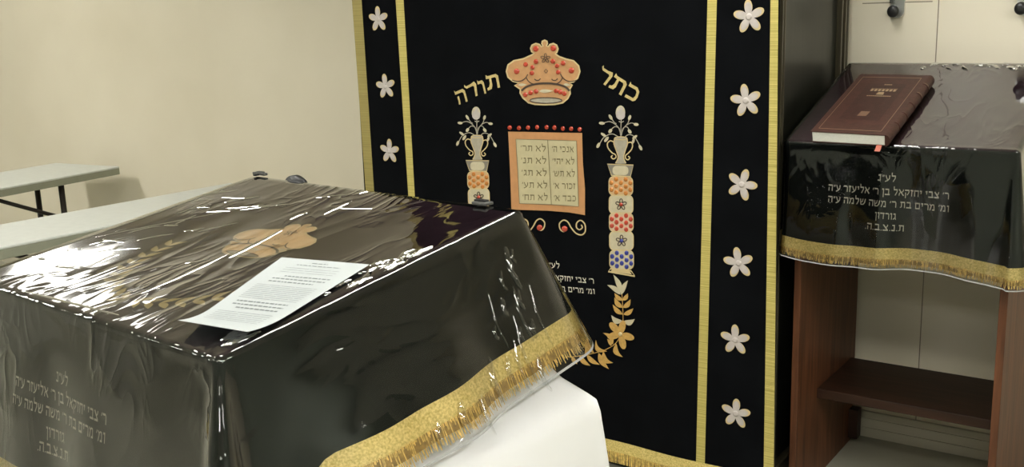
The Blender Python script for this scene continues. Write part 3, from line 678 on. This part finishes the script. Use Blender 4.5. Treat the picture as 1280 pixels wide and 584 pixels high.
# vertical crumples on the right flap near its back end
side1 = lambda p, l=0.: BC.at_side(1, p[0], p[1], l)
for t0, q0, q1, w_ in ((.90,.03,.10,.010),(.885,.10,.13,.007),(.85,.06,.09,.006),(.82,.10,.125,.008),(.84,.15,.17,.007),(.89,.15,.175,.009),(.76,.13,.15,.006),(.92,.04,.06,.006),(.87,.09,.18,.006),(.83,.13,.24,.005),(.80,.16,.25,.006),(.93,.10,.2,.004),(.78,.08,.17,.004),(.70,.165,.235,.012),(.55,.19,.235,.009),(.47,.2,.235,.008),(.76,.18,.22,.008),(.62,.2,.26,.005),(.86,.2,.26,.007)):
    crease([(t0, q0), (t0-.015, (q0+q1)/2), (t0-.005, q1)], w_, w_*.6, side1)
def bpx(x, y): 
    P = on_plane(x, y, OB, BC.n); v = P-OB; return (v.dot(BC.ex), v.dot(BC.ey))
# emblem on top: the crown's top points away from the reader
cB = (BW-.368, .380)
crown(cov, lambda p, l=0.: BC.top((cB[0]+(p[0]-585)*.00047, cB[1]-(p[1]-250)*.00044), l*.8), M['tan_top'], False)
q = MB()
def tleaf(a, b, w): poly2(q, leaf2(a, b, w, .08), BC.top, .0018)
for i in range(22):                            # leafy wreath curving below the crown
    a = math.radians(-8 - 164*i/21); c = Vector((BW-.36+.205*math.cos(a), .315+.235*math.sin(a))); tg = Vector((math.sin(a), -math.cos(a)))
    for s_ in (-1, 1):
        nrm = Vector((math.cos(a), math.sin(a)))*s_; tleaf(c, c + tg*-.035*.8*(1 if i < 11 else -1)*1 + nrm*.022, .014)
q.build('leaf_wreath', M['gold_thread'], cov)
# inscription on the front flap
def flap_uv(x, y):
    n_ = (-BC.eh*.285 - Vector((0,0,1))*-.04*-1).normalized()
    P = on_plane(x, y, OB - BC.eh*.006, (BC.eh*.285 + Vector((0, 0, 1))*(-.04)).normalized()); v = P-OB
    return ((v.dot(BC.ex)-.008)/(BW-.016), -v.z-.008)
q = MB()
for s_, (xl, yl), (xr, yr), h in ((INSCR[0], (65,479), (80,486), .017), (INSCR[1], (18,483), (131,533), .017), (INSCR[2], (15,505), (130,556), .017), (INSCR[3], (53,548), (75,557), .017), (INSCR[4], (44,565), (80,580), .017)):
    a, b = Vector(flap_uv(xl, yl)), Vector(flap_uv(xr, yr))
    text_on(q, s_, lambda p, l, a=a, b=b, h=h: BC.at_side(0, a.x+(b.x-a.x)*p[0], a.y+(b.y-a.y)*p[0]-h*p[1], l), .0022)
q.build('memorial_lettering', M['white_thread'], cov)

# white cloth under the cover
q = MB()
def ring(off_r, off_b, off_f, z, cr, wav=0., n=26, zslope=False):
    x0, x1, y0, y1 = -off_r, BW+off_r, -off_f, BD+off_b; pts = []
    for (a, b, an) in (((x0+cr, y0), (x1-cr, y0), -90), ((x1, y0+cr), (x1, y1-cr), 0), ((x1-cr, y1), (x0+cr, y1), 90), ((x0, y1-cr), (x0, y0+cr), 180)):
        for i in range(n):
            t = i/n; pts.append((a[0]+(b[0]-a[0])*t, a[1]+(b[1]-a[1])*t, math.radians(an)))
        c = (b[0]-cr*math.cos(math.radians(an)), b[1]-cr*math.sin(math.radians(an)))
        for i in range(6):
            aa = math.radians(an+90*(i+.0)/6); pts.append((c[0]+cr*math.cos(aa), c[1]+cr*math.sin(aa), aa))
    out = []
    for k, (x, y, aa) in enumerate(pts):
        w_ = wav*(math.sin(k*.42)+.6*math.sin(k*.93+1))
        P = OB + BC.ex*(x+w_*math.cos(aa)) + BC.eh*(y+w_*math.sin(aa)); P.z = z + (y*math.tan(SLP) if zslope else 0); out.append(P)
    return out
rg = [ring(-.10, -.10, -0.210, .955, .01, zslope=True), ring(-.06, -.05, -0.170, .93, .02, zslope=True), ring(.02, .0, -0.160, .845, .03), ring(.075, .03, -0.160, .785, .03), ring(.108, .06, -0.160, .752, .02), ring(.118, .068, -0.158, .742, .02), ring(.124, .073, -0.155, .72, .025, .001), ring(.135, .083, -0.150, .62, .035, .004), ring(.155, .10, -0.140, .35, .05, .012), ring(.17, .115, -0.130, .012, .06, .018)]
q.rings(rg[::-1], True); q.add(rg[0], [tuple(range(len(rg[0])))])
tag(q.build('tablecloth', M['linen'], base=OB+ex_*BW/2+eh_*BD/2+Vector((0,0,-1.0))), 'plain white cloth draped to the floor under the black fringed cover', 'tablecloth')

# sheet of paper lying on the cover
def sheet_pt(u, v):
    lift = .0095 + .016*max(0, 1-v/.28)**2*(1-.3*u)
    cs = [(222,400,.026),(309,414,.022),(462,330,.0105),(352,321,.0105)]
    P = []
    for x, y, l in cs:
        Q = on_plane(x, y, OB+BC.n*l, BC.n)-OB; P.append(Vector((Q.dot(BC.ex), Q.dot(BC.ey))))
    b = P[0].lerp(P[1], u).lerp(P[3].lerp(P[2], u), v)
    return b, lift
def paper(p, l=0.):
    b, lift = sheet_pt(p[0], p[1]); return BC.O + BC.ex*b.x + BC.ey*b.y + BC.n*(lift+l)
q = MB(); q.rings([[paper((i/12, j/24)) for i in range(13)] for j in range(25)], False)
pb = paper((.5, .5))
pap = q.build('prayer_sheet', M['paper'], base=pb); tag(pap, 'white printed sheet lying at an angle on the plastic covered reading table', 'paper')
q = MB()
def dashes(v, u0, u1, h, word=.045, gap=.012):
    u = u0
    while u < u1:
        w = min(u1-u, random.uniform(word*.5, word*1.4)); q.add([paper((u, v), .0006), paper((u+w, v), .0006), paper((u+w, v+h), .0006), paper((u, v+h), .0006)], [(0, 1, 2, 3)]); u += w+gap
dashes(.94, .42, .60, .010); dashes(.905, .28, .78, .008)
for v in (.86, .83, .80): dashes(v, .2, .82, .003, .2, .01)
for v in (.74, .70, .66): dashes(v, .22 + .1*(v == .74), .86 - .1*(v == .66), .012)
for i in range(9): dashes(.61-.022*i, .14, .88, .0035, .25, .012)
for v in (.385, .345, .305): dashes(v, .18 + .1*(v < .31), .84, .013)
for i in range(6): dashes(.255-.024*i, .12, .86, .0035, .25, .012)
q.build('printed_text', M['ink'], pap)

# clips at the back edge of the cover
def clip(px, py, label, wdt, kind):
    u = bpx(px, py)[0]; e = BC.top((u, BD)) + BC.n*.006
    t = thing('table_clip', e, label, 'clip', None)
    if kind == 0:
        q = MB(); q.obox(e - BC.ex*wdt/2 - BC.eh*.004 + BC.n*.001, BC.ex*wdt, BC.eh*.012, BC.n*.006); q.obox(e - BC.ex*wdt*.28 + BC.n*.004, BC.ex*wdt*.5, BC.eh*.01, BC.n*.005)
        q.build('clip_body', M['dgrey'], t, bevel=.0015)
        q = MB(); q.obox(e - BC.ex*.003 - BC.eh*.016 + BC.n*.001, BC.ex*.008, BC.eh*.014, BC.n*.004); q.build('clip_jaw', M['black'], t, bevel=.001)
    elif kind == 1:
        q = MB(); n = 14
        top = [e + BC.ex*(-wdt/2+wdt*i/n) + BC.n*(-.004+.013*math.sin(PI*i/n)**.8) for i in range(n+1)]; bot = [e + BC.ex*(-wdt/2+wdt*i/n) - BC.n*.02 for i in range(n+1)]
        q.rings([[p - BC.eh*-.004 for p in bot], [p - BC.eh*-.004 for p in top], [p + BC.eh*.016 for p in top], [p + BC.eh*.016 for p in bot]], False)
        q.build('clip_lever', M['black'], t)
    else:
        q = MB(); q.obox(e - BC.ex*wdt/2 - BC.eh*.018, BC.ex*wdt, BC.eh*.024, BC.n*.006); q.build('clip_body', M['dgrey'], t, bevel=.002)
        q = MB(); q.obox(e - BC.ex*wdt*.55 - BC.eh*.008 + BC.n*.005, BC.ex*wdt*.8, BC.eh*.012, BC.n*.004); q.build('clip_lever', M['black'], t, bevel=.001)
clip(327, 222, 'small dark flat clip at the far left corner of the reading table cover', .042, 0)
clip(371, 226, 'black rounded clip rising over the back edge of the reading table cover', .062, 1)
clip(613, 256, 'small dark clip at the right end of the cover\'s back edge, before the embroidered column', .035, 2)

# ------------------------------------------------------------------ lectern
LX0, LX1, LY0, LY1 = -.995, -.457, 2.80, 3.355
lec = thing('lectern', ((LX0+LX1)/2, (LY0+LY1)/2, 0), 'open brown wooden lectern with one shelf against the cream wall, under a black cover', 'lectern')
def side_board(x0, x1, nm):
    q = MB(); pr = [(LY0, 0), (LY1-.005, 0), (LY1-.005, 1.235), (LY0, 1.06)]
    q.add([(x0, y, z) for y, z in pr] + [(x1, y, z) for y, z in pr], [(0, 1, 2, 3), (7, 6, 5, 4), (0, 4, 5, 1), (1, 5, 6, 2), (2, 6, 7, 3), (3, 7, 4, 0)])
    return q.build(nm, M['lect'], lec, bevel=.002, recalc=True)
side_board(LX0, LX0+.02, 'side_panel'); side_board(LX1-.0, LX1+.02, 'side_panel')
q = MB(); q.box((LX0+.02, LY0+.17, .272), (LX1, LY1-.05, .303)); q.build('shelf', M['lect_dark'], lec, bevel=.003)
q = MB(); q.box((LX0+.02, LY1-.05, .02), (LX0+.05, LY1-.01, .12)); q.build('foot_block', M['lect_dark'], lec)
LSL = math.atan2(.175, .54)
lo = Vector((LX0-.005, LY0-.03, 1.055)); le = Vector((0, math.cos(LSL), math.sin(LSL))); ln = Vector((0, -math.sin(LSL), math.cos(LSL)))
q = MB(); q.obox(lo, Vector((LX1-LX0+.022, 0, 0)), le*.575, ln*.018); q.build('desk_board', M['lect'], lec)

# lectern cover
CO = Vector((-1.016, 2.755, 1.080)); CW, CD_ = .585, .585
def l_fl(sm):
    side, t = sm[0], sm[1]
    if side == 0: return .02+.012*math.sin(7*t)
    if side == 1: return .03
    if side == .5: return .035
    return .004
def l_dr(sm):
    side, t = sm[0], sm[1]
    if side == 0: return .252 + .018*t + .006*math.sin(PI*t*2.2) 
    if side in (.5, 1): return .276
    if side in (3, 3.5): return .255
    return .12 if side == 2 else .2
def l_rp(sm, k):
    side, t = sm[0], sm[1]
    return k*(.007*math.sin(16*t+.4)+.004*math.sin(31*t))*math.sin(PI*t) if side == 0 else 0.
LC = Cover(CO, 0., LSL, CW, CD_, .007, l_fl, l_dr, l_rp, lambda u, v: .0012*math.sin(7*u+5*v)*math.sin(PI*u)*math.sin(PI*v))
lcv = thing('lectern_cover', CO+Vector((CW/2, CD_/2, -.05)), 'black velvet lectern cover with gold fringe under clear plastic, beside the ark', 'lectern cover')
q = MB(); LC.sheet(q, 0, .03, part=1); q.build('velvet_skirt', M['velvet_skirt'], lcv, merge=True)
q = MB(); LC.sheet(q, 0, .03, part=2); q.build('velvet_top', M['velvet_lit'], lcv, merge=True)
q = MB(); LC.band(q, 0, .030, .002); q.build('gold_band', M['braid_h'], lcv)
q = MB(); LC.band(q, .026, .044, .0012); q.build('fringe_backing', M['fringe_dark'], lcv); q = MB(); LC.fringe(q, .028, .052, .002, .0020); q.build('gold_fringe', M['fringe'], lcv)
q = MB(); LC.sheet(q, .006, .056, 40, 8, 16); q.build('plastic_sheet', M['plastic2'], lcv, merge=True)
q = MB(); LC.band(q, .054, .057, .0062); q.build('plastic_hem', M['hem'], lcv)
def lflap(x, y):
    P = on_plane(x, y, CO + Vector((0, -.010, 0)), Vector((0, -1, 0))); v = P-CO
    return ((v.x-.007)/(CW-.014), -v.z-.007)
q = MB()
for s_, (xl, yl), (xr, yr), h in ((INSCR[0], (1097,227), (1119,229), .0165), (INSCR[1], (1036,239), (1185,251), .0165), (INSCR[2], (1036,253), (1185,267), .0165), (INSCR[3], (1095,273), (1120,276), .0165), (INSCR[4], (1083,286), (1129,291), .0165)):
    a, b = Vector(lflap(xl, yl)), Vector(lflap(xr, yr))
    text_on(q, s_, lambda p, l, a=a, b=b, h=h: LC.at_side(0, a.x+(b.x-a.x)*p[0], a.y+(b.y-a.y)*p[0]-h*p[1], l), .0022)
q.build('memorial_lettering', M['white_thread'], lcv)

for i in range(16):                            # film bunched up along the back edge of the desk
    u = .24 + .021*i + rs_.uniform(-.006, .006); v = CD_ - rs_.uniform(.02, .05); L_ = rs_.uniform(.015, .04); a = rs_.gauss(.6, .9)
    A = Vector((u-math.cos(a)*L_/2, v-math.sin(a)*L_/2)); B = Vector((u+math.cos(a)*L_/2, min(CD_-.008, v+math.sin(a)*L_/2)))
    crease([tuple(A), tuple((A+B)/2+Vector((rs_.uniform(-.005, .005), 0))), tuple(B)], rs_.uniform(.004, .009), rs_.uniform(.004, .008), LC.top, 'film_crease', lcv)

# ------------------------------------------------------------------ book on the lectern
def lpx(x, y, lift):
    P = on_plane(x, y, CO+LC.n*lift, LC.n)-CO; return Vector((P.dot(LC.ex), P.dot(LC.ey)))
TH = .032; Z0 = .0075
c0 = lpx(1013, 164, Z0+TH); c1 = lpx(1108, 169, Z0+TH); c2 = lpx(1152, 97, Z0+TH); c3 = lpx(1060, 90, Z0+TH)
bdir = (c1-c0).normalized(); bup = Vector((-bdir.y, bdir.x)); bw = (c1-c0).length; bh = max((c2-c1).dot(bup), (c3-c0).dot(bup))*.97
BK = lambda u, v, z: LC.top((0, 0)) + LC.ex*(c0.x+bdir.x*u+bup.x*v) + LC.ey*(c0.y+bdir.y*u+bup.y*v) + LC.n*(Z0+z)
book = thing('prayer_book', BK(bw/2, bh/2, 0), 'thick maroon leather book with gilt title lying closed on the covered lectern', 'book')
def bbox(q, u0, u1, v0, v1, z0, z1):
    p = [BK(u, v, z) for z in (z0, z1) for u, v in ((u0, v0), (u1, v0), (u1, v1), (u0, v1))]
    q.add(p, [(0,3,2,1),(4,5,6,7),(0,1,5,4),(1,2,6,5),(2,3,7,6),(3,0,4,7)])
q = MB(); bbox(q, 0, bw-.004, 0, bh, TH-.0028, TH); bbook = q.build('front_cover', M['leather'], book, bevel=.001)
q = MB(); bbox(q, 0, bw-.004, 0, bh, 0, .0028); q.build('back_cover', M['leather'], book, bevel=.001)
q = MB(); bbox(q, .004, bw-.006, .002, bh-.003, .0028, TH-.0028); q.build('page_block', M['pages'], book)
q = MB(); prof = []
for i in range(13):
    a = -PI/2+PI*i/12; prof.append((bw-.005+.014*math.cos(a), TH/2+TH/2*math.sin(a)))
q.rings([[BK(u, v, z) for u, z in prof] for v in (0, bh)], False); q.add([BK(u, .001, z) for u, z in prof], [tuple(range(13))]); q.add([BK(u, bh-.001, z) for u, z in prof], [tuple(range(13))])
sp = q.build('spine', M['leather'], book)
for v in (.2, .36, .52, .68, .84):
    q = MB(); q.rings([[BK(u+.0018*(1 if abs(k) < 2 else 0), bh*v+k*.0016, z+(z-TH/2)*.06*(1 if abs(k) < 2 else 0)) for u, z in prof] for k in (-2, -1, 0, 1, 2)], False); q.build('raised_band', M['leather'], sp)
    if v > .6:
        q = MB(); q.rings([[BK(u+.0006, bh*v+k, z) for u, z in prof] for k in (.006, .0072)], False); q.build('gilt_line', M['gilt'], sp)
fb = lambda p, l=0.: BK(p[0]*bw, p[1]*bh, TH+l)
q = MB(); poly2(q, rrect((.50, .52), .54, .62, .01), fb, .0004); q.build('cover_panel', M['leather_in'], bbook)
q = MB(); ribbon2(q, [(.08,.05),(.90,.05),(.90,.94),(.08,.94)], .006, fb, .0006, True); q.build('gilt_border', M['gilt'], bbook)
q = MB()
u = .34
while u < .70:                                 # worn gilt title, not legible in the photo
    w_ = .036; poly2(q, [(u, .69), (u+w_, .69), (u+w_*1.05, .745), (u+w_*.55, .72), (u+.004, .745)], fb, .0009); u += w_+.016
for v, a, b in ((.80, .47, .58), (.60, .35, .66)):
    u = a
    while u < b: poly2(q, [(u, v), (u+.02, v), (u+.02, v+.014), (u, v+.014)], fb, .0009); u += .028
poly2(q, [(.46,.63),(.56,.63),(.55,.675),(.47,.675)], fb, .0009)
q.build('gilt_title', M['gilt'], bbook)
q = MB(); poly2(q, [(.44,.27),(.56,.27),(.57,.345),(.45,.345)], fb, .0009); q.build('gilt_stamp', mat('worn_gilt', (.15, .085, .05), .5, .2), bbook)
q = MB(); u0 = bw*.87
q.rings([[BK(u0+du, v, z) for du in (0, .014)] for v, z in ((.01, .0025), (-.004, .002), (-.012, -.003), (-.022, -.005))], False)
q.build('ribbon_bookmark', M['ribbon'], book)

# ------------------------------------------------------------------ wall latches
for px, py, lb in ((1120, 9, 'black rounded wall hook with chrome back plate above the maroon book'), (1279, 5, 'black rounded wall hook with chrome back plate at the right edge')):
    P = on_plane(px, py, Vector((0, YW, 0)), NC); t = thing('wall_hook', P, lb, 'hook', 'hooks on the cream wall panel')
    q = MB(); n = 20
    pr = [(P.x+.006+.021*math.cos(a), P.z-.012+.021*math.sin(a)) for a in [-PI+PI*i/n for i in range(n+1)]] + [(P.x+.027, P.z+.05), (P.x-.015, P.z+.05)]
    q.rings([[Vector((x, y, z)) for x, z in pr] for y in (YW-.001, YW-.008)], True, True, False); q.build('back_plate', M['chrome'], t)
    q = MB(); q.rings([[Vector((P.x+r_*math.cos(a), YW-y, P.z-.012+r_*1.05*math.sin(a))) for a in [2*PI*i/18 for i in range(18)]] for r_, y in ((.011, .006), (.012, .02), (.0165, .026), (.018, .034), (.015, .040), (.006, .042))][::-1], True, True); q.build('knob', M['black'], t)
    q = MB(); q.box((P.x-.014, YW-.022, P.z+.012), (P.x-.002, YW-.006, P.z+.03)); q.build('bracket', M['dgrey'], t, bevel=.002)

# ------------------------------------------------------------------ view
w = bpy.data.worlds.new('world'); bpy.context.scene.world = w; w.use_nodes = True
w.node_tree.nodes['Background'].inputs[0].default_value = (.5, .47, .4, 1); w.node_tree.nodes['Background'].inputs[1].default_value = .02
vs_ = bpy.context.scene.view_settings; vs_.view_transform = 'Standard'; vs_.look = 'None'; vs_.exposure = 0.; vs_.gamma = 1.
